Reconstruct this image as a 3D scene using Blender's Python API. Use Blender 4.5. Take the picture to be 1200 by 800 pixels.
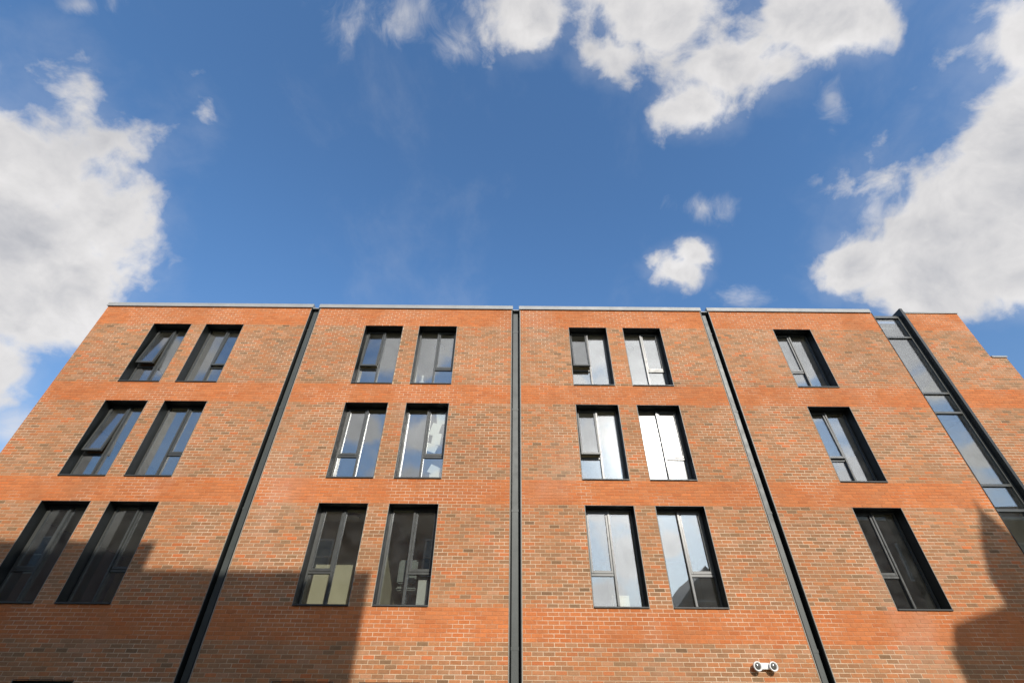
import bpy, bmesh, math, random
from mathutils import Vector, Matrix, noise as mnoise

# ------------------------------------------------------------------ clear
for o in list(bpy.data.objects):
    bpy.data.objects.remove(o, do_unlink=True)
SC = bpy.context.scene
COL = SC.collection
RND = random.Random(11)

# ------------------------------------------------------------------ camera
F_PX, PITCH, ROLL, YAW = 559.6, math.radians(39.137), math.radians(0.453), math.radians(0.1)
EYE = Vector((0.0, -11.007, 1.6))
cam = bpy.data.cameras.new('camera')
cam.sensor_width = 36.0
cam.lens = F_PX / 1200 * 36.0
cam.clip_start, cam.clip_end = 0.1, 3000.0
cam_o = bpy.data.objects.new('camera', cam)
COL.objects.link(cam_o)
cam_o.location = EYE
CAM_ROT = (Matrix.Rotation(-YAW, 3, 'Z') @ Matrix.Rotation(math.pi / 2 + PITCH, 3, 'X')
           @ Matrix.Rotation(ROLL, 3, 'Z'))
cam_o.rotation_euler = CAM_ROT.to_euler()
SC.camera = cam_o


def pix_dir(u, v):
    """viewing direction of a point of the 1200x800 photograph"""
    return (CAM_ROT @ Vector(((u - 600) / F_PX, (400 - v) / F_PX, -1.0))).normalized()


def project(p):
    q = CAM_ROT.transposed() @ (Vector(p) - EYE)
    return 600 + F_PX * q.x / -q.z, 400 - F_PX * q.y / -q.z


# ------------------------------------------------------------------ sun, sky, exposure
SUN = Vector((0.333, -1.0, 0.509)).normalized()
ELEV = math.asin(SUN.z)
AZ = math.atan2(SUN.x, SUN.y)
SKY_STRENGTH = 0.15
SKY_TINT = (0.88, 1.24, 1.52)        # clear deep-blue air
SUN_STRENGTH = 4.1
SC.view_settings.view_transform = 'Standard'
SC.view_settings.look = 'None'
SC.view_settings.exposure = 0.0
SC.view_settings.gamma = 1.0
SC.view_settings.use_curve_mapping = False

sl = bpy.data.lights.new('sun', 'SUN')
sl.energy = SUN_STRENGTH
sl.angle = math.radians(0.5)
sl.color = (1.0, 0.945, 0.86)
so = bpy.data.objects.new('sun', sl)
COL.objects.link(so)
so.location = (20, -60, 45)
so.rotation_euler = SUN.to_track_quat('Z', 'Y').to_euler()

W = bpy.data.worlds.new('World')
SC.world = W
W.use_nodes = True


class NT:
    def __init__(s, tree):
        s.t = tree
        tree.nodes.clear()

    def n(s, typ, ins=None, **kw):
        nd = s.t.nodes.new(typ)
        for k, v in kw.items():
            setattr(nd, k, v)
        for k, v in (ins or {}).items():
            if isinstance(v, bpy.types.NodeSocket):
                s.t.links.new(v, nd.inputs[k])
            else:
                nd.inputs[k].default_value = v
        return nd

    def m(s, op, a, b=None, c=None, clamp=False):
        ins = {0: a}
        if b is not None:
            ins[1] = b
        if c is not None:
            ins[2] = c
        return s.n('ShaderNodeMath', ins, operation=op, use_clamp=clamp).outputs[0]

    def v(s, op, a, b=None, out=0):
        ins = {0: a}
        if b is not None:
            ins[1] = b
        return s.n('ShaderNodeVectorMath', ins, operation=op).outputs[out]

    def smooth(s, x, a, b):
        return s.n('ShaderNodeMapRange', {'Value': x, 'From Min': a, 'From Max': b},
                   interpolation_type='SMOOTHSTEP').outputs['Result']

    def lin(s, x, a, b, c, d):
        return s.n('ShaderNodeMapRange', {'Value': x, 'From Min': a, 'From Max': b, 'To Min': c,
                                          'To Max': d}).outputs['Result']

    def mix(s, f, a, b, blend='MIX'):
        nd = s.n('ShaderNodeMix', data_type='RGBA', blend_type=blend)
        for i, val in ((0, f), (6, a), (7, b)):
            if isinstance(val, bpy.types.NodeSocket):
                s.t.links.new(val, nd.inputs[i])
            else:
                nd.inputs[i].default_value = val
        return nd.outputs[2]

    def noise(s, vec, scale, detail=4.0, rough=0.5, dist=0.0, out=0):
        return s.n('ShaderNodeTexNoise', {'Vector': vec, 'Scale': scale, 'Detail': detail,
                                          'Roughness': rough, 'Distortion': dist}).outputs[out]

    def link(s, a, b):
        s.t.links.new(a, b)


def build_world():
    t = NT(W.node_tree)
    out = t.n('ShaderNodeOutputWorld')
    bg = t.n('ShaderNodeBackground', {'Strength': SKY_STRENGTH})
    t.link(bg.outputs[0], out.inputs[0])
    sky = t.n('ShaderNodeTexSky', sky_type='NISHITA', sun_disc=False, sun_elevation=ELEV,
              sun_rotation=AZ, altitude=50.0, air_density=1.0, dust_density=0.6, ozone_density=1.6)
    # clouds: a layer overhead, its patches laid out in the layer's own plan (x/z, y/z)
    d = t.n('ShaderNodeTexCoord').outputs['Generated']
    d = t.v('NORMALIZE', d)
    sep = t.n('ShaderNodeSeparateXYZ', {0: d})
    zc = t.m('MAXIMUM', sep.outputs[2], 0.06)
    P = t.n('ShaderNodeCombineXYZ', {0: t.m('DIVIDE', sep.outputs[0], zc),
                                     1: t.m('DIVIDE', sep.outputs[1], zc), 2: 1.0}).outputs[0]
    # cloud patches: centre and two half axes given as sky directions, weight
    blobs = [
        (0, 275, 150, 112, 1.2), (105, 248, 76, 66, 1.05), (40, 355, 110, 66, 0.98), (100, 310, 66, 50, 1.0), (-25, 430, 80, 66, 0.76),
        (-10, 150, 62, 62, 0.72), (15, 505, 45, 40, 0.4), (-10, 80, 40, 30, 0.4),
        (95, 6, 45, 22, 0.34), (105, 82, 60, 26, 0.34),
        (460, 18, 95, 45, 0.58), (530, 55, 36, 34, 0.6), (612, 20, 62, 58, 0.80), (400, 30, 40, 50, 0.38),
        (775, 20, 100, 75, 1.1), (725, 65, 58, 45, 0.85), (855, 70, 95, 65, 0.95), (820, 128, 58, 42, 0.85),
        (960, 20, 100, 62, 0.95), (975, 115, 30, 48, 0.48),
        (795, 318, 38, 28, 0.80), (812, 300, 30, 22, 0.72), (826, 243, 52, 24, 0.50), (875, 348, 55, 18, 0.34),
        (1215, 190, 95, 150, 1.1), (1135, 275, 120, 80, 1.05), (1008, 312, 58, 44, 0.9), (1085, 330, 110, 48, 0.95),
        (1195, 320, 90, 60, 0.9), (1200, 55, 55, 75, 0.9), (1035, 258, 45, 34, 0.5),
    ]

    # cloud behind the viewer, on the sun's side: it shows in the panes (same measures, mirrored in the wall)
    back_blobs = [
        (200, 415, 80, 38, 0.85), (470, 412, 95, 42, 0.9), (420, 500, 55, 32, 0.9), (492, 508, 52, 30, 0.95),
        (720, 412, 95, 46, 1.1), (745, 508, 95, 48, 1.1), (700, 603, 22, 16, 0.85), (738, 652, 32, 34, 0.85),
        (704, 700, 34, 28, 0.95), (786, 640, 24, 22, 0.95), (925, 412, 40, 34, 1.0), (985, 500, 34, 18, 0.6),
        (1050, 402, 55, 42, 1.1), (1098, 452, 40, 26, 0.9), (1150, 535, 34, 24, 0.8), (60, 330, 120, 60, 1.0),
        (330, 300, 130, 50, 0.9), (640, 260, 150, 60, 1.0), (940, 290, 120, 60, 1.0), (860, 620, 60, 30, 0.8),
    ]

    def plan(u, v, sgn=1):
        q = pix_dir(u, v)
        return Vector((q.x / q.z, sgn * q.y / q.z))

    acc = {True: None, False: None}
    for (u, v, rx, ry, wgt), sg in [(b_, 1) for b_ in blobs] + [(b_, -1) for b_ in back_blobs]:
        solid = wgt >= 0.7
        if not solid:
            rx, ry = rx * 1.35, ry * 1.35
        c = plan(u, v, sg)
        a1 = (plan(u + rx, v, sg) - plan(u - rx, v, sg)) / 2
        a2 = (plan(u, v + ry, sg) - plan(u, v - ry, sg)) / 2
        M = Matrix(((a1.x, a2.x), (a1.y, a2.y))).inverted()
        ro = []
        for r in (0, 1):
            off = -(M[r][0] * c.x + M[r][1] * c.y)
            ro.append(t.v('DOT_PRODUCT', P, (M[r][0], M[r][1], off), out=1))
        r2 = t.m('MULTIPLY_ADD', ro[0], ro[0], t.m('MULTIPLY', ro[1], ro[1]))
        dist = t.m('SQRT', r2)
        val = t.m('MULTIPLY_ADD', dist, -0.8, 0.8 - 0.55 * (1 - wgt))
        acc[solid] = val if acc[solid] is None else t.m('SMOOTH_MAX', acc[solid], val, 0.22)
    # the rest of the sky carries the same broken cloud
    low = t.noise(t.v('ADD', d, (0.3, 5.2, 2.2)), 2.4, 2.0, 0.5)
    gen = t.m('MULTIPLY_ADD', low, 3.6, -2.02)
    back = t.smooth(sep.outputs[1], 0.12, -0.12)
    gen = t.m('ADD', gen, t.m('MULTIPLY_ADD', back, 1.4, -1.4))
    cov = t.m('MAXIMUM', t.m('MAXIMUM', acc[True], -0.8), t.m('MINIMUM', gen, 0.9))
    warp = t.v('SUBTRACT', t.noise(d, 5.0, 3.0, 0.55, out=1), (0.5, 0.5, 0.5))
    dw = t.v('ADD', d, t.v('MULTIPLY', warp, (0.09, 0.09, 0.09)))
    f1 = t.noise(dw, 9.0, 10.0, 0.575)
    f2 = t.noise(t.v('ADD', dw, tuple(SUN * 0.03)), 9.0, 5.0, 0.58)
    raw = t.m('ADD', cov, t.m('MULTIPLY_ADD', f1, 2.0, -1.0))
    alpha = t.smooth(raw, -0.10, 0.34)
    veil = t.m('MULTIPLY', t.smooth(t.m('ADD', cov, t.m('MULTIPLY_ADD', f2, 1.2, -0.6)), -0.40, 0.35), 0.17)
    alpha = t.m('MAXIMUM', alpha, veil)
    # thin torn wisps
    wn = t.noise(t.v('MULTIPLY', t.v('ADD', dw, t.v('MULTIPLY', warp, (0.12, 0.12, 0.12))), (1.0, 0.6, 1.3)), 8.0, 9.0, 0.66)
    wr = t.m('ADD', acc[False], t.m('MULTIPLY_ADD', wn, 2.2, -1.05))
    wisp = t.m('MULTIPLY', t.smooth(wr, 0.0, 0.95), 0.75)
    haze = t.m('MULTIPLY', t.smooth(t.noise(t.v('MULTIPLY', dw, (1.0, 0.5, 1.0)), 3.2, 7.0, 0.62), 0.48, 0.78), 0.16)
    alpha = t.m('MAXIMUM', t.m('MAXIMUM', alpha, wisp), haze)
    alpha = t.m('MULTIPLY', alpha, t.smooth(sep.outputs[2], 0.0, 0.12))
    alpha = t.m('MULTIPLY', alpha, 0.97)
    # brightness: sun side bright, thick parts a little grey, forward scatter near the sun
    rel = t.m('SUBTRACT', f1, f2)
    thick = t.smooth(raw, 0.3, 1.3)
    b = t.m('MULTIPLY_ADD', rel, -0.45, 0.77)
    b = t.m('MULTIPLY_ADD', thick, -0.13, b)
    big = t.noise(dw, 6.0, 5.0, 0.55)
    b = t.m('MULTIPLY_ADD', t.m('SUBTRACT', big, 0.5), 0.38, b)
    ds = t.m('MAXIMUM', t.v('DOT_PRODUCT', d, tuple(SUN), out=1), 0.0)
    fs = t.m('MULTIPLY_ADD', t.m('POWER', ds, 14.0), 2.4, 1.0)
    b = t.m('MULTIPLY', t.m('MAXIMUM', b, 0.35), fs)
    ccol = t.mix(t.smooth(b, 0.4, 0.8), (0.93, 0.95, 1.03, 1), (1.0, 0.98, 0.975, 1))
    cl = t.v('MULTIPLY', ccol, t.n('ShaderNodeCombineXYZ', {0: b, 1: b, 2: b}).outputs[0])
    k = 1.0 / SKY_STRENGTH
    cl = t.v('MULTIPLY', cl, (k, k, k))
    hz = t.smooth(sep.outputs[2], 0.15, 0.75)
    skyc = t.v('MULTIPLY', sky.outputs[0], t.mix(hz, (0.90, 1.02, 1.12, 1), SKY_TINT + (1,)))
    t.link(t.mix(alpha, skyc, cl), bg.inputs[0])


build_world()

SC.render.engine = 'CYCLES'
SC.cycles.caustics_reflective = False
SC.cycles.caustics_refractive = False
SC.cycles.sample_clamp_indirect = 6.0
SC.cycles.max_bounces = 8
SC.cycles.transparent_max_bounces = 12


# ------------------------------------------------------------------ helpers
def link(name, me, parent=None, mats=()):
    o = bpy.data.objects.new(name, me)
    COL.objects.link(o)
    for m_ in mats:
        if m_ is not None and me is not None:
            me.materials.append(m_)
    if parent is not None:
        o.parent = parent
    return o


def tag(o, label=None, cat=None, group=None, kind=None):
    if label:
        o['label'] = label
    if cat:
        o['category'] = cat
    if group:
        o['group'] = group
    if kind:
        o['kind'] = kind
    return o


def empty(name, loc=(0, 0, 0)):
    o = bpy.data.objects.new(name, None)
    o.empty_display_size = 0.2
    COL.objects.link(o)
    o.location = loc
    return o


class MB:
    """collects simple solids into one mesh"""

    def __init__(s):
        s.bm = bmesh.new()

    def box(s, x0, x1, y0, y1, z0, z1):
        vs = [s.bm.verts.new(p) for p in ((x0, y0, z0), (x1, y0, z0), (x1, y1, z0), (x0, y1, z0),
                                          (x0, y0, z1), (x1, y0, z1), (x1, y1, z1), (x0, y1, z1))]
        for f in ((0, 3, 2, 1), (4, 5, 6, 7), (0, 1, 5, 4), (1, 2, 6, 5), (2, 3, 7, 6), (3, 0, 4, 7)):
            s.bm.faces.new([vs[i] for i in f])
        return s

    def ring(s, x0, x1, z0, z1, t, y0, y1, tb=None):
        """picture-frame of profile t (bottom tb)"""
        tb = t if tb is None else tb
        s.box(x0, x0 + t, y0, y1, z0, z1)
        s.box(x1 - t, x1, y0, y1, z0, z1)
        s.box(x0 + t, x1 - t, y0, y1, z1 - t, z1)
        s.box(x0 + t, x1 - t, y0, y1, z0, z0 + tb)
        return s

    def prism(s, pts, axis, a, b):
        """polygon pts extruded along axis ('x','y','z') from a to b"""
        def mk(p, h):
            return {'x': (h, p[0], p[1]), 'y': (p[0], h, p[1]), 'z': (p[0], p[1], h)}[axis]
        A = [s.bm.verts.new(mk(p, a)) for p in pts]
        B = [s.bm.verts.new(mk(p, b)) for p in pts]
        n = len(pts)
        s.bm.faces.new(A)
        s.bm.faces.new(B[::-1])
        for i in range(n):
            s.bm.faces.new((A[i], B[i], B[(i + 1) % n], A[(i + 1) % n]))
        return s

    def lathe(s, prof, n=24, c=(0, 0, 0), axis='z'):
        rows = []
        for r, h in prof:
            row = []
            for i in range(n):
                a = 2 * math.pi * i / n
                p = (r * math.cos(a), r * math.sin(a), h)
                if axis == 'y':
                    p = (p[0], p[2], p[1])
                row.append(s.bm.verts.new((p[0] + c[0], p[1] + c[1], p[2] + c[2])))
            rows.append(row)
        for a, b in zip(rows, rows[1:]):
            for i in range(n):
                s.bm.faces.new((a[i], a[(i + 1) % n], b[(i + 1) % n], b[i]))
        s.bm.faces.new(rows[0][::-1])
        s.bm.faces.new(rows[-1])
        return s

    def bevel(s, w=0.004, seg=1):
        bmesh.ops.bevel(s.bm, geom=s.bm.edges[:], offset=w, segments=seg, affect='EDGES', clamp_overlap=True)
        return s

    def mesh(s, name, smooth=False):
        bmesh.ops.recalc_face_normals(s.bm, faces=s.bm.faces[:])
        me = bpy.data.meshes.new(name)
        s.bm.to_mesh(me)
        s.bm.free()
        if smooth:
            for p in me.polygons:
                p.use_smooth = True
        return me

    def obj(s, name, mat, parent=None, smooth=False):
        return link(name, s.mesh(name, smooth), parent, (mat,))


def mat(name):
    m_ = bpy.data.materials.new(name)
    m_.use_nodes = True
    t = NT(m_.node_tree)
    out = t.n('ShaderNodeOutputMaterial')
    return m_, t, out


def paint(name, col, rough=0.5, spec=0.5, var=0.12, scale=6.0, metal=0.0, bump=0.0, bscale=60.0):
    m_, t, out = mat(name)
    pos = t.n('ShaderNodeNewGeometry').outputs['Position']
    f = t.noise(pos, scale, 5.0, 0.6)
    c = t.mix(t.lin(f, 0.3, 0.7, 0, 1), tuple(x * (1 - var) for x in col) + (1,), tuple(min(1, x * (1 + var)) for x in col) + (1,))
    r = t.lin(t.noise(pos, scale * 2.3, 4.0), 0.3, 0.7, rough * 0.85, min(1, rough * 1.15))
    b = t.n('ShaderNodeBsdfPrincipled', {'Base Color': c, 'Roughness': r, 'Specular IOR Level': spec, 'Metallic': metal})
    if bump:
        bp = t.n('ShaderNodeBump', {'Height': t.noise(pos, bscale, 4.0), 'Strength': bump, 'Distance': 0.004})
        t.link(bp.outputs[0], b.inputs['Normal'])
    t.link(b.outputs[0], out.inputs[0])
    return m_


def brick_material():
    m_, t, out = mat('brick_clay')
    pos = t.n('ShaderNodeNewGeometry').outputs['Position']
    base = t.n('ShaderNodeAttribute', attribute_name='Col').outputs['Color']
    fine = t.noise(pos, 70.0, 4.0, 0.65)
    mid = t.noise(pos, 14.0, 3.0, 0.6)
    c = t.mix(1.0, base, t.n('ShaderNodeCombineColor', {i: t.lin(fine, 0.25, 0.75, 0.80, 1.18) for i in range(3)}).outputs[0], 'MULTIPLY')
    c = t.mix(1.0, c, t.n('ShaderNodeCombineColor', {i: t.lin(mid, 0.25, 0.75, 0.88, 1.12) for i in range(3)}).outputs[0], 'MULTIPLY')
    # weathering: soft dirt runs and pale lime bloom, as patches on the wall
    sx = t.v('MULTIPLY', pos, (1.0, 1.0, 0.55))
    dirt = t.smooth(t.noise(sx, 0.55, 5.0, 0.6), 0.50, 0.72)
    c = t.mix(t.m('MULTIPLY', dirt, 0.26), c, (0.20, 0.11, 0.06, 1))
    bloom = t.smooth(t.noise(t.v('ADD', sx, (7.3, 2.0, 4.4)), 0.42, 6.0, 0.62), 0.56, 0.74)
    c = t.mix(t.m('MULTIPLY', bloom, 0.22), c, (0.56, 0.42, 0.33, 1))
    bp = t.n('ShaderNodeBump', {'Height': t.noise(pos, 120.0, 5.0, 0.7), 'Strength': 0.55, 'Distance': 0.003})
    b = t.n('ShaderNodeBsdfPrincipled', {'Base Color': c, 'Roughness': 0.86, 'Specular IOR Level': 0.25, 'Normal': bp.outputs[0]})
    t.link(b.outputs[0], out.inputs[0])
    return m_


def mortar_material():
    m_, t, out = mat('mortar')
    pos = t.n('ShaderNodeNewGeometry').outputs['Position']
    base = t.n('ShaderNodeAttribute', attribute_name='Col').outputs['Color']
    # lime-pale and clay-stained stretches of pointing
    f = t.smooth(t.noise(pos, 0.75, 4.0, 0.6, 0.4), 0.42, 0.62)
    c = t.mix(t.m('MULTIPLY', f, 0.72), base, (0.74, 0.58, 0.42, 1))
    c = t.mix(1.0, c, t.n('ShaderNodeCombineColor', {i: t.lin(t.noise(pos, 40.0, 4.0, 0.7), 0.25, 0.75, 0.78, 1.2) for i in range(3)}).outputs[0], 'MULTIPLY')
    bp = t.n('ShaderNodeBump', {'Height': t.noise(pos, 200.0, 3.0, 0.7), 'Strength': 0.5, 'Distance': 0.002})
    b = t.n('ShaderNodeBsdfPrincipled', {'Base Color': c, 'Roughness': 0.95, 'Specular IOR Level': 0.1, 'Normal': bp.outputs[0]})
    t.link(b.outputs[0], out.inputs[0])
    return m_


def glass_material(name='window_glass', ior=2.6, tint=(0.90, 0.92, 0.895), wob=0.02):
    m_, t, out = mat(name)
    pos = t.n('ShaderNodeNewGeometry').outputs['Position']
    h = t.noise(pos, 1.3, 2.0, 0.4)
    bp = t.n('ShaderNodeBump', {'Height': h, 'Strength': wob, 'Distance': 0.05})
    gl = t.n('ShaderNodeBsdfGlossy', {'Color': (0.95, 0.97, 1.0, 1), 'Roughness': 0.01, 'Normal': bp.outputs[0]})
    film = t.n('ShaderNodeBsdfGlossy', {'Color': (0.95, 0.97, 1.0, 1), 'Roughness': 0.16})
    gl = t.n('ShaderNodeMixShader', {0: 0.05, 1: gl.outputs[0], 2: film.outputs[0]})
    smear = t.lin(t.noise(pos, 3.0, 5.0, 0.6), 0.3, 0.75, 0.0, 0.05)
    tr = t.n('ShaderNodeBsdfTransparent', {'Color': tint + (1,)})
    df = t.n('ShaderNodeBsdfDiffuse', {'Color': (0.5, 0.5, 0.48, 1)})
    a = t.n('ShaderNodeMixShader', {0: smear, 1: tr.outputs[0], 2: df.outputs[0]})
    bf = t.n('ShaderNodeNewGeometry').outputs['Backfacing']      # same reflectance on both faces of the pane
    fr = t.n('ShaderNodeFresnel', {'IOR': t.lin(bf, 0.0, 1.0, ior, 1.0 / ior)})
    mx = t.n('ShaderNodeMixShader', {0: fr.outputs[0], 1: a.outputs[0], 2: gl.outputs[0]})
    t.link(mx.outputs[0], out.inputs[0])
    return m_


M_BRICK = brick_material()
M_MORTAR = mortar_material()
M_GLASS = glass_material()
M_LINING = paint('black_powder_coat', (0.008, 0.010, 0.0095), 0.45, 0.5, 0.15, 3.0)
M_FRAME = paint('grey_window_frame', (0.058, 0.060, 0.055), 0.34, 0.8, 0.08, 4.0)
M_SILL = paint('dark_sill', (0.05, 0.052, 0.05), 0.55, 0.4, 0.1, 4.0)
M_LIT_EDGE = paint('pale_lit_edge', (0.30, 0.27, 0.22), 0.6, 0.4, 0.15, 9.0)  # pale tone painted in for the sunlit edges of the linings
M_PIPE = paint('grey_downpipe', (0.058, 0.066, 0.062), 0.45, 0.6, 0.12, 2.5)
M_COPING = paint('light_metal_coping', (0.31, 0.31, 0.30), 0.55, 0.5, 0.10, 2.0)
M_PLASTER = paint('interior_plaster', (0.74, 0.68, 0.50), 0.9, 0.2, 0.06, 1.0)
M_CEIL = paint('interior_ceiling', (0.80, 0.77, 0.66), 0.9, 0.2, 0.05, 1.0)
M_CARPET = paint('interior_floor', (0.50, 0.43, 0.31), 0.95, 0.1, 0.2, 8.0)
M_ROOF = paint('roof_membrane', (0.16, 0.16, 0.16), 0.9, 0.2, 0.2, 1.0)
M_WHITE = paint('white_plastic', (0.78, 0.77, 0.74), 0.4, 0.5, 0.05, 9.0)
M_LENS = paint('lamp_lens', (0.10, 0.095, 0.085), 0.12, 0.8, 0.2, 30.0)
M_PAPER = paint('white_paper', (0.90, 0.90, 0.88), 0.85, 0.2, 0.04, 12.0)
M_CREAM = paint('cream_card', (0.74, 0.68, 0.50), 0.8, 0.2, 0.06, 5.0)
M_GREYFAB = paint('grey_fabric', (0.30, 0.32, 0.31), 0.9, 0.2, 0.12, 20.0)
M_DARK = paint('dark_plastic', (0.03, 0.03, 0.03), 0.5, 0.5, 0.1, 9.0)
M_ASPHALT = paint('asphalt', (0.055, 0.055, 0.056), 0.92, 0.3, 0.3, 1.5, bump=0.6)
M_PAVE = paint('paving_stone', (0.30, 0.36, 0.27), 0.9, 0.3, 0.2, 2.0, bump=0.3)
M_RENDER = paint('dark_brick_render', (0.16, 0.10, 0.075), 0.9, 0.2, 0.25, 1.2)
M_SLATE = paint('roof_slate', (0.075, 0.078, 0.085), 0.6, 0.4, 0.25, 2.0)
M_STONE = paint('pale_stone_trim', (0.42, 0.38, 0.32), 0.85, 0.3, 0.15, 2.0)
M_DGLASS = glass_material('dark_house_glass', 1.6, (0.12, 0.13, 0.13))

# ------------------------------------------------------------------ ground
g = MB()
g.box(-900, 900, -900, 900, -0.4, 0.0)
tag(g.obj('ground', M_ASPHALT), kind='structure')
pv = MB()
pv.box(-60, 60, -3.2, 0.0, 0.004, 0.12)
pav = tag(pv.obj('pavement', M_PAVE), kind='structure')
kb = MB()
kb.box(-60, 60, -3.36, -3.203, 0.004, 0.135)
tag(kb.obj('kerb', M_STONE), kind='structure')
pv = MB()
pv.box(-60, 60, -15.98, -13.2, 0.004, 0.12)
tag(pv.obj('pavement', M_PAVE), kind='structure')

# ------------------------------------------------------------------ the brick building: measures
C_H = 2.7287 / 36              # course height
BAND_TOP0 = 3.55               # top of the lowest red band = sill of the lowest row in view
PITCH_Z = 36 * C_H
XL, XR, XW = -12.65, 14.0, 14.45
Z_TOP, Z_WING = 11.84, 10.12
WIN_W = 1.1406
COLS = [-10.873, -9.286, -4.434, -2.799, 1.740, 3.376, 7.961]
SLOTS = [(-6.255, -6.005), (0.015, 0.255), (5.915, 6.165)]
STRIP = (11.30, 12.26)
G_HEAD = 2.29
sills = [BAND_TOP0 + PITCH_Z * i for i in range(3)]
WIN_H = 28 * C_H
openings = []                  # x0,x1,z0,z1
for s_ in sills:
    for x in COLS:
        openings.append((x, x + WIN_W, s_, s_ + WIN_H))
for x in COLS:
    openings.append((x, x + WIN_W, 0.25, G_HEAD))
for a, b in SLOTS:
    openings.append((a, b, 0.12, Z_TOP))
openings.append((STRIP[0], STRIP[1], 0.25, Z_TOP))
openings.append((XR, XW, Z_WING, Z_TOP))
bands = [(s_ - 8 * C_H, s_) for s_ in sills] + [(sills[2] + WIN_H, 99.0)]


def in_band(z):
    return any(a < z < b for a, b in bands)


BLD = empty('brick_building', (0, 0, 0))
tag(BLD, 'long flat-roofed red and brown brick building with black recessed windows', 'building')

# wall: mortar body with the openings cut out
T_WALL, Y_MORTAR = 0.38, 0.0045


def wall_mesh():
    xs = sorted({XL, XR, XW} | {v for o in openings for v in o[:2]})
    zs = sorted({0.0, Z_TOP, Z_WING} | {v for o in openings for v in o[2:]} | {v for b in bands for v in b if v < Z_TOP})
    xs = [x for i, x in enumerate(xs) if i == 0 or x - xs[i - 1] > 1e-6]
    zs = [z for i, z in enumerate(zs) if i == 0 or z - zs[i - 1] > 1e-6]
    nx, nz = len(xs) - 1, len(zs) - 1

    def solid(i, k):
        if i < 0 or k < 0 or i >= nx or k >= nz:
            return False
        cx, cz = (xs[i] + xs[i + 1]) / 2, (zs[k] + zs[k + 1]) / 2
        return not any(o[0] < cx < o[1] and o[2] < cz < o[3] for o in openings)
    V, F, CC = [], [], []

    def quad(a, b, c, d_, col):
        n = len(V)
        V.extend((a, b, c, d_))
        F.append((n, n + 1, n + 2, n + 3))
        CC.append(col)
    y0, y1 = Y_MORTAR, T_WALL
    for i in range(nx):
        for k in range(nz):
            if not solid(i, k):
                continue
            xa, xb, za, zb = xs[i], xs[i + 1], zs[k], zs[k + 1]
            col = (0.50, 0.215, 0.10, 1) if in_band((za + zb) / 2) else (0.50, 0.35, 0.22, 1)
            quad((xa, y0, za), (xb, y0, za), (xb, y0, zb), (xa, y0, zb), col)
            quad((xa, y1, za), (xa, y1, zb), (xb, y1, zb), (xb, y1, za), col)
            if not solid(i - 1, k):
                quad((xa, y0, za), (xa, y0, zb), (xa, y1, zb), (xa, y1, za), col)
            if not solid(i + 1, k):
                quad((xb, y0, za), (xb, y1, za), (xb, y1, zb), (xb, y0, zb), col)
            if not solid(i, k - 1):
                quad((xa, y0, za), (xa, y1, za), (xb, y1, za), (xb, y0, za), col)
            if not solid(i, k + 1):
                quad((xa, y0, zb), (xb, y0, zb), (xb, y1, zb), (xa, y1, zb), col)
    me = bpy.data.meshes.new('wall')
    me.from_pydata(V, [], F)
    at = me.attributes.new('Col', 'FLOAT_COLOR', 'FACE')
    for i, c in enumerate(CC):
        at.data[i].color = c
    return me


WALL = link('wall', wall_mesh(), BLD, (M_MORTAR,))
WALL['label'] = 'street front of mixed brown brick with smooth red bands'

# ------------------------------------------------------------------ bricks
MIX = [(0.44, 0.215, 0.105), (0.46, 0.200, 0.090), (0.41, 0.215, 0.115), (0.37, 0.205, 0.115), (0.49, 0.225, 0.105),
       (0.34, 0.205, 0.120), (0.295, 0.190, 0.115), (0.26, 0.180, 0.110), (0.43, 0.245, 0.145), (0.54, 0.185, 0.072),
       (0.51, 0.200, 0.088), (0.33, 0.190, 0.108), (0.225, 0.160, 0.100), (0.46, 0.265, 0.165), (0.19, 0.135, 0.086),
       (0.40, 0.235, 0.140)]
MIXW_WARM = [6, 6, 5, 4, 6, 3, 1.5, .6, 4, 2, 3, 3, .3, 3, 0.1, 4]
MIXW_DULL = [4, 3, 5, 6, 2, 6, 4.5, 2.4, 4, .6, 1, 5, 1.3, 3, 0.5, 5]
RED = [(0.535, 0.205, 0.084), (0.56, 0.215, 0.087), (0.51, 0.195, 0.080), (0.545, 0.220, 0.096), (0.50, 0.185, 0.076),
       (0.57, 0.220, 0.090), (0.55, 0.195, 0.074), (0.52, 0.215, 0.098)]
BR_L, J = 0.225, 0.0120


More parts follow.
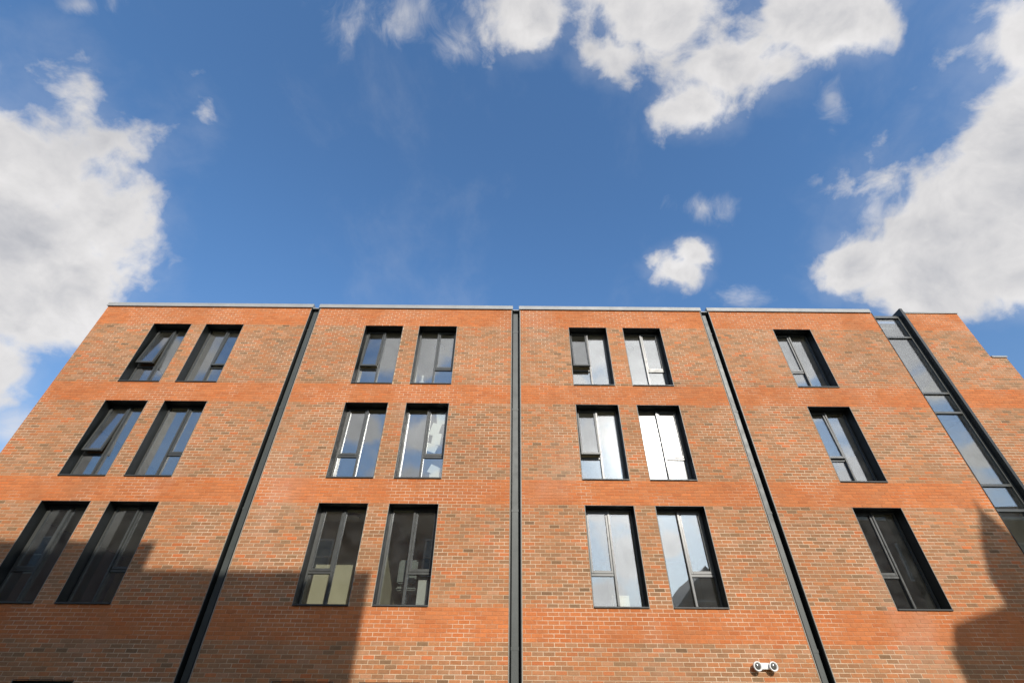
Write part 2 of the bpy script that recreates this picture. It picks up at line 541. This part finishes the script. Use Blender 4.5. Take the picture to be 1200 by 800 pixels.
def layout_bricks():
    res = []                     # x0,x1,z0,z1,kind,idx,full
    k0 = int(math.floor((0.12 - BAND_TOP0) / C_H)) + 1
    k1 = int(math.ceil((Z_TOP - BAND_TOP0) / C_H))
    for k in range(k0, k1):
        za = BAND_TOP0 + k * C_H + J / 2
        zb = min(BAND_TOP0 + (k + 1) * C_H - J / 2, Z_TOP - 0.002)
        if zb - za < 0.02:
            continue
        zc = (za + zb) / 2
        iv = [(XL, XW)]
        for (a, b, c, d_) in openings:
            if c < zc < d_:
                nv = []
                for (p, q) in iv:
                    if b <= p or a >= q:
                        nv.append((p, q))
                    else:
                        if a > p:
                            nv.append((p, a))
                        if b < q:
                            nv.append((b, q))
                iv = nv
        red = in_band(zc)
        for (p, q) in iv:
            off = (0.0 if k % 2 else BR_L / 2) + RND.uniform(-0.004, 0.004)
            n = math.floor((p - off) / BR_L)
            x = off + n * BR_L
            while x < q:
                a, b = max(x + J / 2, p + 0.001), min(x + BR_L - J / 2, q - 0.001)
                x += BR_L
                if b - a < 0.025:
                    continue
                full = (b - a) > 0.2
                if red:
                    idx = RND.randrange(len(RED))
                else:
                    w = mnoise.noise(Vector((a * 0.55, zc * 0.9, 3.3))) + 0.25
                    wt = MIXW_WARM if RND.random() < 0.45 + 0.75 * w else MIXW_DULL
                    idx = RND.choices(range(len(MIX)), wt)[0]
                res.append((a, b, za, zb, red, idx, full))
    return res


def brick_geo(a, b, za, zb, y, V, F):
    """five faces with slightly uneven arrises, 30 mm deep"""
    j = lambda s=0.0011: RND.uniform(-s, s)
    n = len(V)
    e = 0.0022
    yj = y + j(0.0009)
    V.extend([(a + j(), y + 0.030, za + j()), (b + j(), y + 0.030, za + j()), (b + j(), y + 0.030, zb + j()), (a + j(), y + 0.030, zb + j()),
              (a + j(), yj + e, za + j()), (b + j(), yj + e, za + j()), (b + j(), yj + e, zb + j()), (a + j(), yj + e, zb + j()),
              (a + e, yj, za + e), (b - e, yj, za + e), (b - e, yj, zb - e), (a + e, yj, zb - e)])
    q = [(8, 9, 10, 11), (4, 5, 9, 8), (5, 6, 10, 9), (6, 7, 11, 10), (7, 4, 8, 11),
         (0, 1, 5, 4), (1, 2, 6, 5), (2, 3, 7, 6), (3, 0, 4, 7)]
    F.extend([tuple(n + i for i in f) for f in q])
    return len(q)


def make_mesh(name, V, F, colors):
    me = bpy.data.meshes.new(name)
    me.from_pydata(V, [], F)
    at = me.attributes.new('Col', 'FLOAT_COLOR', 'FACE')
    at.data.foreach_set('color', [x for c in colors for x in c])
    me.materials.append(M_BRICK)
    return me


def build_bricks():
    lay = layout_bricks()
    score = []
    for i, (a, b, za, zb, red, idx, full) in enumerate(lay):
        if not full:
            continue
        pts = [project((x, 0, z)) for x in (a, b) for z in (za, zb)]
        if any(u < 2 or u > 1198 or v < 0 or v > 798 for u, v in pts):
            continue
        (u0, v0), (u1, v1), (u2, v2), (u3, v3) = pts
        area = abs((u3 - u0) * (v2 - v1) - (u2 - u1) * (v3 - v0)) / 2
        score.append((area, i))
    score.sort(reverse=True)
    single = {i for _, i in score[:300]}
    V, F, CC = [], [], []
    cache = {}
    for i, (a, b, za, zb, red, idx, full) in enumerate(lay):
        base = (RED if red else MIX)[idx]
        if red:
            base = (base[0] * 0.93, base[1] * 0.80, base[2] * 0.66)
        else:                                   # batches differ a little along the wall
            av = (0.395, 0.205, 0.115)
            base = tuple(av[q] + (base[q] - av[q]) * 0.86 for q in range(3))
            base = (base[0] * 0.97, base[1] * 0.825, base[2] * 0.69)
        if i in single:
            key = (red, idx, i % 2)
            if key not in cache:
                v_, f_ = [], []
                n = brick_geo(0, BR_L - J, 0, C_H - J, 0, v_, f_)
                s = RND.uniform(0.93, 1.07)
                cache[key] = make_mesh('brick', v_, f_, [(base[0] * s, base[1] * s, base[2] * s, 1)] * n)
            o = link('brick', cache[key], WALL)
            o.location = (a, RND.uniform(-0.0012, 0.0012), za)
            continue
        s = RND.uniform(0.92, 1.08) if not red else RND.uniform(0.95, 1.05)
        s *= 1.0 + 0.16 * mnoise.noise(Vector((a * 0.28, za * 0.45, 8.8)))
        h = RND.uniform(-0.03, 0.03)
        n = brick_geo(a, b, za, zb, RND.uniform(-0.0012, 0.0012), V, F)
        CC += [(base[0] * s * (1 + h), base[1] * s, base[2] * s * (1 - h), 1)] * n
    o = link('brickwork', make_mesh('brickwork', V, F, CC), WALL)
    o['kind'] = 'stuff'
    return len(lay)


N_BRICKS = build_bricks()

# ------------------------------------------------------------------ coping, slots with downpipes
def coping(x0, x1, z0, z1, proud=0.035):
    m = MB()
    m.box(x0, x1, -proud, T_WALL + 0.04, z0, z1)
    m.box(x0, x1, -proud - 0.008, -proud, z0 - 0.012, z0 + 0.03)
    m.obj('coping', M_COPING, BLD)


SM = [(a + b) / 2 for a, b in SLOTS]
segs = [(XL - 0.03, SM[0] - 0.095), (SM[0] + 0.095, SM[1] - 0.095), (SM[1] + 0.095, SM[2] - 0.095), (SM[2] + 0.095, STRIP[0] - 0.02)]
for a, b in segs:
    n = 2
    for i in range(n):
        p, q = a + (b - a) * i / n, a + (b - a) * (i + 1) / n
        coping(p + (0.002 if i else 0), q - (0.002 if i < n - 1 else 0), Z_TOP + 0.004, Z_TOP + 0.135)
coping(STRIP[1] + 0.09, XR + 0.02, Z_TOP + 0.004, Z_TOP + 0.05, 0.02)
coping(XR + 0.024, XW + 0.02, Z_WING + 0.004, Z_WING + 0.05, 0.02)

for (a, b) in SLOTS:
    m = MB()                                    # black channel lining the slot
    m.box(a + 0.001, a + 0.014, -0.022, 0.215, 0.125, Z_TOP - 0.002)
    m.box(b - 0.014, b - 0.001, -0.022, 0.215, 0.125, Z_TOP - 0.002)
    m.box(a + 0.014, b - 0.014, 0.200, 0.215, 0.125, Z_TOP - 0.002)
    ch = m.obj('slot_lining', M_LINING, BLD)
    for bx in (a - 0.022, b + 0.002):
        MB().box(bx, bx + 0.020, -0.006, 0.02, 0.125, Z_TOP - 0.004).obj('edge_bead', M_LIT_EDGE, ch)
    c = (a + b) / 2 - 0.012
    m = MB()
    z = 0.13
    while z < Z_TOP - 0.05:                     # square pipe in lengths with sockets
        z2 = min(z + 2.72, Z_TOP - 0.02)
        m.box(c - 0.075, c + 0.075, 0.105, 0.199, z + 0.002, z2)
        z = z2
    m.bevel(0.006)
    dp = m.obj('downpipe', M_PIPE, BLD)
    z = 0.13 + 2.72
    while z < Z_TOP - 0.1:
        m = MB()
        m.box(c - 0.079, c + 0.079, 0.101, 0.199, z - 0.03, z + 0.03)
        m.obj('pipe_collar', M_PIPE, dp)
        z += 2.72
    m = MB()
    m.box(a + 0.016, b - 0.016, -0.004, 0.199, Z_TOP - 0.030, Z_TOP - 0.001)
    m.obj('pipe_cap', M_COPING, dp)

# ------------------------------------------------------------------ windows
Y_GL = 0.300


def make_window(x, z, h, opener_left, angle, label=None):
    w = WIN_W
    fr = MB()                                    # frame, mullion and transom
    lt, fw = 0.008, 0.042
    x0, x1, z0, z1 = lt, w - lt, 0.034, h - lt
    fr.ring(x0, x1, z0, z1, fw, Y_GL - 0.035, Y_GL + 0.035)
    mx = w / 2
    fr.box(mx - 0.024, mx + 0.024, Y_GL - 0.070, Y_GL + 0.036, z0 + fw, z1 - fw)
    tz = z0 + (z1 - z0) * 0.315
    if opener_left:
        ox0, ox1 = x0 + fw, mx - 0.024
        fx0, fx1 = mx + 0.024, x1 - fw
    else:
        ox0, ox1 = mx + 0.024, x1 - fw
        fx0, fx1 = x0 + fw, mx - 0.024
    fr.box(ox0, ox1, Y_GL - 0.040, Y_GL + 0.036, tz - 0.026, tz + 0.026)
    fr.bevel(0.007, 2)
    wo = fr.obj('window', M_FRAME, BLD)
    wo.location = (x, 0, z)
    if label:
        wo['label'] = label
    m = MB()                                    # black metal lining of the reveal
    m.box(0.001, lt, -0.004, 0.36, 0.001, h - 0.001)
    m.box(w - lt, w - 0.001, -0.004, 0.36, 0.001, h - 0.001)
    m.box(lt, w - lt, -0.004, 0.36, h - lt, h - 0.001)
    m.obj('reveal_lining', M_LINING, wo)
    m = MB()
    m.box(lt, w - lt, -0.030, 0.36, 0.004, 0.030)
    m.obj('sill', M_SILL, wo)
    for bx in (-0.010, w):                       # pale strip standing in for the lining's sunlit edge
        MB().box(bx, bx + 0.010, -0.003, 0.02, 0.0, h).obj('lit_edge_strip', M_LIT_EDGE, wo)
    gb = 0.006
    MB().box(fx0 - gb, fx1 + gb, Y_GL - 0.006, Y_GL + 0.006, z0 + fw - gb, z1 - fw + gb).obj('pane', M_GLASS, wo)
    MB().box(ox0 - gb, ox1 + gb, Y_GL - 0.006, Y_GL + 0.006, z0 + fw - gb, tz - 0.026 + gb).obj('pane', M_GLASS, wo)
    # opening light, top hung: local origin on its top edge
    g_ = 0.004
    sw, sh = ox1 - ox0 - 2 * g_, (z1 - fw) - (tz + 0.026) - 2 * g_
    m = MB()
    m.ring(0, sw, -sh, 0, 0.046, -0.042, 0.024, 0.060)
    m.bevel(0.006, 2)
    sa = m.obj('sash', M_FRAME, wo)
    sp = MB().box(0.040, sw - 0.040, -0.010, 0.004, -sh + 0.054, -0.040).obj('pane', M_GLASS, wo)
    hd = MB().box(sw / 2 - 0.012, sw / 2 + 0.012, 0.0245, 0.055, -sh + 0.015, -sh + 0.045)
    hd.box(sw / 2 - 0.06, sw / 2 + 0.06, 0.045, 0.06, -sh + 0.020, -sh + 0.040)
    hd = hd.obj('handle', M_LINING, wo)
    for o in (sa, sp, hd):
        o.location = (ox0 + g_, Y_GL - 0.004, z1 - fw - g_)
        o.rotation_euler = (-math.radians(angle), 0, 0)
    if angle > 2:                               # friction stays on both sides
        a = math.radians(angle)
        for sx in (ox0 + 0.010, ox1 - 0.016):
            p = Vector((0, Y_GL - 0.004, z1 - fw - g_)) + Vector((0, -math.sin(a), -math.cos(a))) * (sh * 0.72)
            q = Vector((0, Y_GL + 0.0, tz + 0.026 + sh * 0.12))
            m = MB()
            m.prism([(p.y, p.z), (p.y, p.z + 0.014), (q.y, q.z + 0.014), (q.y, q.z)], 'x', sx, sx + 0.006)
            m.obj('stay', M_LINING, wo)
    return wo


ANG = {(2, 0): 7, (1, 0): 6, (2, 1): 3, (2, 2): 4.5, (2, 4): 8, (1, 4): 6.5, (1, 6): 2.5}
for r, s_ in enumerate(sills):
    for c, x in enumerate(COLS):
        make_window(x, s_, WIN_H, c % 2 == 0, ANG.get((r, c), 0.0),
                    'window with its top-hung light tilted open' if ANG.get((r, c), 0) > 2 else None)
for c, x in enumerate(COLS):
    make_window(x, 0.25, G_HEAD - 0.25, c % 2 == 0, 0.0)

# ------------------------------------------------------------------ stair glazing strip with black fin
def stair_strip():
    a, b = STRIP
    fr = MB()
    y = 0.150
    fr.box(a + 0.02, a + 0.06, y - 0.03, y + 0.03, 0.27, Z_TOP - 0.05)
    fr.box(b - 0.10, b - 0.03, y - 0.05, y + 0.03, 0.27, Z_TOP - 0.05)
    levels = [Z_TOP - 0.09, 10.94, 8.93, 8.31, 6.285, 5.675, 3.56, 2.95, 0.30]
    for i, z in enumerate(levels):
        t_ = 0.03
        fr.box(a + 0.06, b - 0.10, y - 0.05, y + 0.03, z - t_, z + t_)
    wo = fr.obj('stair_glazing', M_FRAME, BLD)
    wo['label'] = 'tall narrow strip of glazing with black fin rising past the roof edge'
    for hi, lo in zip(levels, levels[1:]):
        MB().box(a + 0.054, b - 0.094, y - 0.006, y + 0.006, lo + 0.024, hi - 0.024).obj('pane', M_GLASS, wo)
    m = MB()
    m.box(b - 0.028, b - 0.001, -0.05, 0.36, 0.25, Z_TOP + 0.02)
    m.box(b - 0.001, b + 0.05, -0.05, -0.006, 0.25, Z_TOP + 0.16)
    m.box(b - 0.028, b + 0.05, -0.006, 0.34, Z_TOP + 0.021, Z_TOP + 0.16)
    m.box(b - 0.028, b - 0.001, -0.05, -0.006, Z_TOP + 0.021, Z_TOP + 0.16)
    m.obj('fin', M_LINING, wo)
    m = MB()
    m.box(a + 0.001, a + 0.018, -0.010, 0.36, 0.25, Z_TOP - 0.002)
    m.obj('reveal_lining', M_LINING, wo)
    m = MB()
    m.box(a - 0.01, b - 0.03, 0.12, 0.34, Z_TOP - 0.05, Z_TOP - 0.01)
    m.obj('head_flashing', M_FRAME, wo)


stair_strip()

# ------------------------------------------------------------------ body, floors and rooms behind the windows
DEPTH = 9.0
floors = [0.12] + sills + [Z_TOP - 0.35]
m = MB()                                        # outer shell: side and back walls
m.box(XL, XL + 0.3, T_WALL + 0.002, DEPTH, 0.0, Z_TOP)
m.box(XW - 0.3, XW, T_WALL + 0.002, DEPTH, 0.0, Z_WING)
m.box(XR - 0.3, XR, T_WALL + 0.002, DEPTH, Z_WING + 0.002, Z_TOP)
m.box(XL + 0.302, XW - 0.302, DEPTH - 0.3, DEPTH - 0.002, 0.0, Z_WING)
m.obj('rear_wall', M_RENDER, BLD)
m = MB()
m.box(XL + 0.302, XR - 0.302, T_WALL + 0.004, DEPTH - 0.31, Z_TOP - 0.34, Z_TOP - 0.10)
m.box(XR - 0.298, XW - 0.302, T_WALL + 0.004, DEPTH - 0.31, Z_WING - 0.2, Z_WING - 0.05)
m.obj('roof', M_ROOF, BLD)
for i, z in enumerate(floors):
    if i == 4:
        continue
    top = z - 0.012 if i else 0.14
    th = 0.44 if i else 0.12
    m = MB()
    m.box(XL + 0.304, STRIP[0] - 0.3, T_WALL + 0.005, DEPTH - 0.312, top - 0.02, top)
    m.obj('floor', M_CARPET, BLD)
    if i:
        m = MB()
        m.box(XL + 0.304, STRIP[0] - 0.3, T_WALL + 0.005, DEPTH - 0.312, top - th, top - 0.022)
        m.obj('ceiling', M_CEIL, BLD)
m = MB()
m.box(XL + 0.304, STRIP[0] - 0.3, T_WALL + 0.005, DEPTH - 0.312, Z_TOP - 0.50, Z_TOP - 0.342)
m.obj('ceiling', M_CEIL, BLD)
walls_x = [-8.0 + 0.05, -6.13, -3.05, 0.14, 3.13, 6.04, 11.1]
for i, z in enumerate(floors[:4]):
    z0 = (z if i else 0.14) + 0.002 - 0.012 * (i > 0)
    z1 = (floors[i + 1] - 0.012 - 0.44 if i < 3 else Z_TOP - 0.50) - 0.002
    for x in walls_x:
        if x in (3.13, -7.95) and i % 2 == 0 or x == -3.05 and i == 2:
            continue
        m = MB()
        m.box(x - 0.05, x + 0.05, T_WALL + 0.01, 5.3, z0, z1)
        m.obj('partition', M_PLASTER, BLD)
    m = MB()
    m.box(XL + 0.31, STRIP[0] - 0.31, 5.302, 5.40, z0, z1)
    m.obj('partition', M_PLASTER, BLD)
m = MB()                                        # added near back wall, catches sun to brighten one lower room
m.box(-6.078, -3.102, 1.75, 1.85, sills[0] - 0.010, sills[1] - 0.454)
m.obj('partition', M_PLASTER, BLD)
# stair well behind the glazing strip
m = MB()
m.box(STRIP[0] - 0.19, STRIP[0] - 0.1, T_WALL + 0.01, 5.3, 0.14, Z_TOP - 0.36)
m.box(STRIP[1] + 0.5, STRIP[1] + 0.6, T_WALL + 0.01, 5.3, 0.14, Z_WING - 0.25)
m.box(STRIP[0] - 0.1, STRIP[1] + 0.5, 5.0, 5.1, 0.14, Z_TOP - 0.36)
m.obj('stair_wall', M_PLASTER, BLD)
for s_ in sills:
    m = MB()
    m.box(STRIP[0] - 0.098, STRIP[1] + 0.498, 0.9, 4.998, s_ - 0.5, s_ - 0.2)
    m.obj('landing', M_CEIL, BLD)

# ------------------------------------------------------------------ twin floodlight on the wall
def floodlight():
    t = empty('twin_floodlight', (4.885, -0.002, 2.573))
    tag(t, 'white twin-headed wall light with round dark lenses on the brickwork', 'wall light')
    m = MB()
    m.box(-0.105, 0.105, -0.075, 0.0, -0.042, 0.058)
    m.bevel(0.010, 2)
    m.obj('housing', M_WHITE, t)
    for s in (-1, 1):
        cx = s * 0.150
        m = MB()
        m.lathe([(0.028, -0.030), (0.060, -0.045), (0.078, -0.085), (0.082, -0.120), (0.080, -0.132),
                 (0.066, -0.134), (0.058, -0.122), (0.056, -0.118)], 28, (cx, 0, 0.0), 'y')
        hd = m.obj('lamp_head', M_WHITE, t, True)
        m = MB()
        m.lathe([(0.055, -0.1185), (0.050, -0.128), (0.030, -0.136), (0.004, -0.139)], 24, (cx, 0, 0.0), 'y')
        m.obj('lens', M_LENS, hd, True)
        m = MB()
        m.box(min(cx, s * 0.09), max(cx, s * 0.09), -0.055, -0.030, -0.014, 0.014)
        m.obj('arm', M_WHITE, t)


floodlight()

# ------------------------------------------------------------------ things inside the rooms
Y_IN = 0.39


def paper(x, z, w, h, rot, label):
    m = MB()
    m.box(-w / 2, w / 2, 0, 0.0012, -h / 2, h / 2)
    o = m.obj('paper_sheet', M_PAPER)
    o.location = (x, Y_GL + 0.0075, z)
    o.rotation_euler = (0, math.radians(rot), 0)
    tag(o, label, 'paper', 'white paper sheets stuck inside one window')
    return o


px = COLS[3]
s2 = sills[1]
sheets = [(0.93, 1.83, .25, .36, -8, 'topmost white paper sheet of a ragged column stuck inside a window'),
          (0.80, 1.50, .25, .36, 14, 'second white paper sheet from the top of the ragged column in a window'),
          (0.86, 1.22, .23, .33, 5, 'third white paper sheet from the top of the ragged column in a window'),
          (0.75, 0.97, .30, .22, 20, 'lowest, slanted paper sheet of the ragged column stuck inside a window'),
          (0.92, 0.17, .26, .18, 0, 'level white paper sheet under the tilted one, low in the papered window'),
          (0.90, 0.36, .30, .22, 25, 'tilted white paper sheet low in the window, under the ragged paper column')]
for i, (dx, dz, w_, h_, r_, lb) in enumerate(sheets):
    o = paper(px + dx, s2 + dz, w_, h_, r_, lb)
    o.location.y += 0.0015 * (i % 4) + (0.004 if i < 4 else 0)


def crate(name, x, z, w, d_, h, material, label, cat):
    t = empty(name, (x, Y_IN + 0.02, z))
    tag(t, label, cat)
    m = MB()
    m.box(-w / 2, w / 2, 0, d_, 0, h)
    m.bevel(0.006)
    b = m.obj('body', material, t)
    m = MB()
    m.box(-w / 2 - 0.006, w / 2 + 0.006, -0.006, d_ + 0.006, h + 0.001, h + 0.03)
    m.bevel(0.004)
    m.obj('lid', material, t)
    return t


crate('storage_box', COLS[3] + 0.97, sills[2] - 0.012, 0.17, 0.18, 0.24, M_WHITE,
      'small white lidded box on a top floor window ledge beside the bottle', 'box')
crate('storage_box', COLS[3] + 0.93, sills[0] - 0.012, 0.24, 0.2, 0.62, M_WHITE,
      'tall white lidded box behind lower window beside the grey chair', 'box')
crate('storage_box', COLS[4] + 0.66, sills[0] - 0.012, 0.36, 0.3, 0.30, M_CREAM,
      'cream lidded box on the floor behind a window next to the central downpipe', 'box')


def vase(x, z, s, label):
    t = empty('bottle', (x, Y_IN + 0.10, z))
    tag(t, label, 'bottle')
    m = MB()
    m.lathe([(0.055 * s, 0), (0.075 * s, 0.05 * s), (0.085 * s, 0.2 * s), (0.07 * s, 0.33 * s), (0.028 * s, 0.40 * s), (0.026 * s, 0.47 * s)], 20)
    m.obj('body', M_WHITE, t, True)
    m = MB()
    m.lathe([(0.031 * s, 0.471 * s), (0.034 * s, 0.48 * s), (0.034 * s, 0.54 * s), (0.024 * s, 0.55 * s)], 16)
    m.obj('cap', M_WHITE, t, True)


vase(COLS[3] + 0.22, sills[2] - 0.012, 1.15, 'large white bottle on a top floor window ledge')
vase(COLS[2] + 0.20, sills[2] - 0.012, 0.6, 'small white bottle behind an open top floor window')


def office_chair(x, z):
    t = empty('office_chair', (x, Y_IN + 0.42, z))
    tag(t, 'grey office chair behind a lower window, back to the glass', 'chair')
    m = MB()
    m.box(-0.23, 0.23, -0.20, 0.24, 0.44, 0.52)
    m.bevel(0.03, 2)
    m.obj('seat', M_GREYFAB, t)
    m = MB()
    m.box(-0.21, 0.21, -0.27, -0.20, 0.56, 1.05)
    m.bevel(0.03, 2)
    m.obj('backrest', M_GREYFAB, t)
    m = MB()
    m.box(-0.03, 0.03, -0.30, -0.272, 0.42, 0.80)
    m.box(-0.03, 0.03, -0.272, 0.05, 0.40, 0.438)
    m.obj('back_bracket', M_DARK, t)
    m = MB()
    m.lathe([(0.03, 0.07), (0.03, 0.36), (0.045, 0.362), (0.045, 0.40)], 14)
    m.obj('column', M_DARK, t)
    for k in range(5):
        a = 2 * math.pi * k / 5 + 0.3
        m = MB()
        m.prism([(0.0, 0.07), (0.28, 0.055), (0.28, 0.08), (0.0, 0.11)], 'y', -0.02, 0.02)
        l = m.obj('leg', M_DARK, t)
        l.rotation_euler = (0, 0, a)
        m = MB()
        m.lathe([(0.026, -0.02), (0.03, -0.012), (0.03, 0.012), (0.026, 0.02)], 14, (0.265, 0, 0.030), 'y')
        c = m.obj('castor', M_DARK, l)


office_chair(COLS[3] + 0.52, sills[0] - 0.012)


def ceiling_lamp(x, y, z, label):
    t = empty('ceiling_lamp', (x, y, z))
    tag(t, label, 'ceiling lamp', 'round ceiling lamps in the rooms')
    m = MB()
    m.lathe([(0.10, -0.0), (0.18, -0.02), (0.18, -0.05), (0.165, -0.055)][::-1], 28)
    m.obj('rim', M_DARK, t, True)
    m = MB()
    m.lathe([(0.16, -0.056), (0.14, -0.075), (0.05, -0.088), (0.01, -0.09)][::-1], 28)
    m.obj('diffuser', M_WHITE, t, True)


for (ci, r, lb) in ((2, 0, 'unlit round ceiling lamp in the pale room beside the grey chair'),
                    (0, 0, 'unlit round ceiling lamp in the shaded corner room'),
                    (5, 2, 'unlit round ceiling lamp in a top floor room'), (3, 2, 'unlit round ceiling lamp above the large white bottle')):
    zc = sills[r + 1] - 0.012 - 0.44 if r < 2 else Z_TOP - 0.50
    ceiling_lamp(COLS[ci] + 0.45, 1.25, zc - 0.001, lb)

# ------------------------------------------------------------------ houses across the street (their shadow and mirror image are in view)
LY = -16.0


def sash_windows(parent, xs, zs, y, w, h):
    for x in xs:
        for z in zs:
            m = MB()
            m.ring(x - w / 2, x + w / 2, z, z + h, 0.08, y - 0.02, y + 0.05)
            m.box(x - w / 2 + 0.08, x + w / 2 - 0.08, y - 0.01, y + 0.04, z + h / 2 - 0.03, z + h / 2 + 0.03)
            wn = m.obj('window', M_STONE, parent)
            MB().box(x - w / 2 + 0.075, x + w / 2 - 0.075, y + 0.0, y + 0.012, z + 0.075, z + h - 0.075).obj('pane', M_DGLASS, wn)


def house_left():
    t = empty('town_house', (-12, LY, 0))
    t.location = (0, 0, 0)
    tag(t, 'dark brick town house across the street mirrored in the lower left windows', 'building')
    m = MB()
    m.box(-34, 2.38, LY - 9, LY, 0, 12.36)
    m.box(-34, -2.46, LY - 9.002, LY + 0.002, 12.362, 12.93)
    m.obj('wall', M_RENDER, t)
    m = MB()
    m.box(-33.9, 2.30, LY + 0.001, LY + 0.06, 11.6, 11.75)
    m.obj('string_course', M_STONE, t)
    sash_windows(t, [-32 + 3.1 * i for i in range(11)], [1.0, 4.3, 7.9], LY + 0.01, 1.2, 1.9)


house_left()


def house_right():
    t = empty('corner_house', (0, 0, 0))
    tag(t, 'dark brick corner house with small spired turret, mirrored in the lower right window', 'building')
    m = MB()
    # front on the street, flank splayed back
    fp = [(13.98, LY), (34, LY), (34, LY - 9), (18.0, LY - 9)]
    m.prism(fp, 'z', 0.0, 11.05)
    m.obj('wall', M_RENDER, t)
    m = MB()
    m.prism([(14.22, LY + 0.06), (34.1, LY + 0.06), (34.1, LY - 9.1), (18.2, LY - 9.1)], 'z', 11.052, 11.25)
    m.obj('cornice', M_STONE, t)
    m = MB()
    m.prism([(14.25, 11.252), (34.0, 11.252), (34.0, 11.82), (15.6, 11.82), (14.3, 11.47)], 'y', LY - 0.5, LY)
    m.obj('parapet', M_RENDER, t)
    cx, cy, dz = 10.93 + 0.333 * 17, -17.0, 0.509 * 17
    m = MB()
    m.lathe([(0.64, 11.3), (0.64, 4.25 + dz)], 20, (cx, cy, 0))
    m.obj('turret', M_RENDER, t)
    m = MB()
    m.lathe([(0.68, 4.252 + dz), (0.63, 4.40 + dz), (0.48, 4.82 + dz), (0.30, 5.18 + dz), (0.12, 5.50 + dz), (0.045, 5.62 + dz),
             (0.03, 5.80 + dz), (0.01, 5.95 + dz)], 20, (cx, cy, 0))
    m.obj('spire', M_SLATE, t, True)
    sash_windows(t, [16 + 3.0 * i for i in range(6)], [1.0, 4.3, 7.9], LY + 0.01, 1.2, 1.9)


house_right()


def house_far():
    t = empty('gabled_house', (0, 0, 0))
    tag(t, 'gabled slate-roofed house seen only as a reflection in a lower window', 'building')
    x0, x1, y0, y1 = 17.0, 27.0, -56.0, -46.0
    m = MB()
    m.prism([(x0, 0), (x1, 0), (x1, 10.5), ((x0 + x1) / 2, 15.7), (x0, 10.5)], 'y', y0, y1)
    m.obj('wall', M_RENDER, t)
    m = MB()
    xm = (x0 + x1) / 2
    m.prism([(x0 - 0.4, 10.1), (x0 - 0.4, 10.4), (xm, 16.1), (xm, 15.75)], 'y', y0 - 0.3, y1 + 0.3)
    m.prism([(x1 + 0.4, 10.1), (xm + 0.003, 15.75), (xm + 0.003, 16.1), (x1 + 0.4, 10.4)], 'y', y0 - 0.3, y1 + 0.3)
    rf = m.obj('roof', M_SLATE, t)
    m = MB()
    m.box(x1 - 2.4, x1 - 1.5, -52.0, -51.0, 12.5, 16.4)
    m.obj('chimney', M_RENDER, rf)
    for zz in (11.6, 12.5):
        MB().box(xm - 2.6, xm + 2.6, y1 + 0.002, y1 + 0.05, zz, zz + 0.16).obj('string_course', M_STONE, t)
    sash_windows(t, [x0 + 2 + 3 * i for i in range(3)], [1.0, 5.0], y1 + 0.01, 1.2, 1.8)


house_far()
print('bricks', N_BRICKS, 'objects', len(bpy.data.objects))
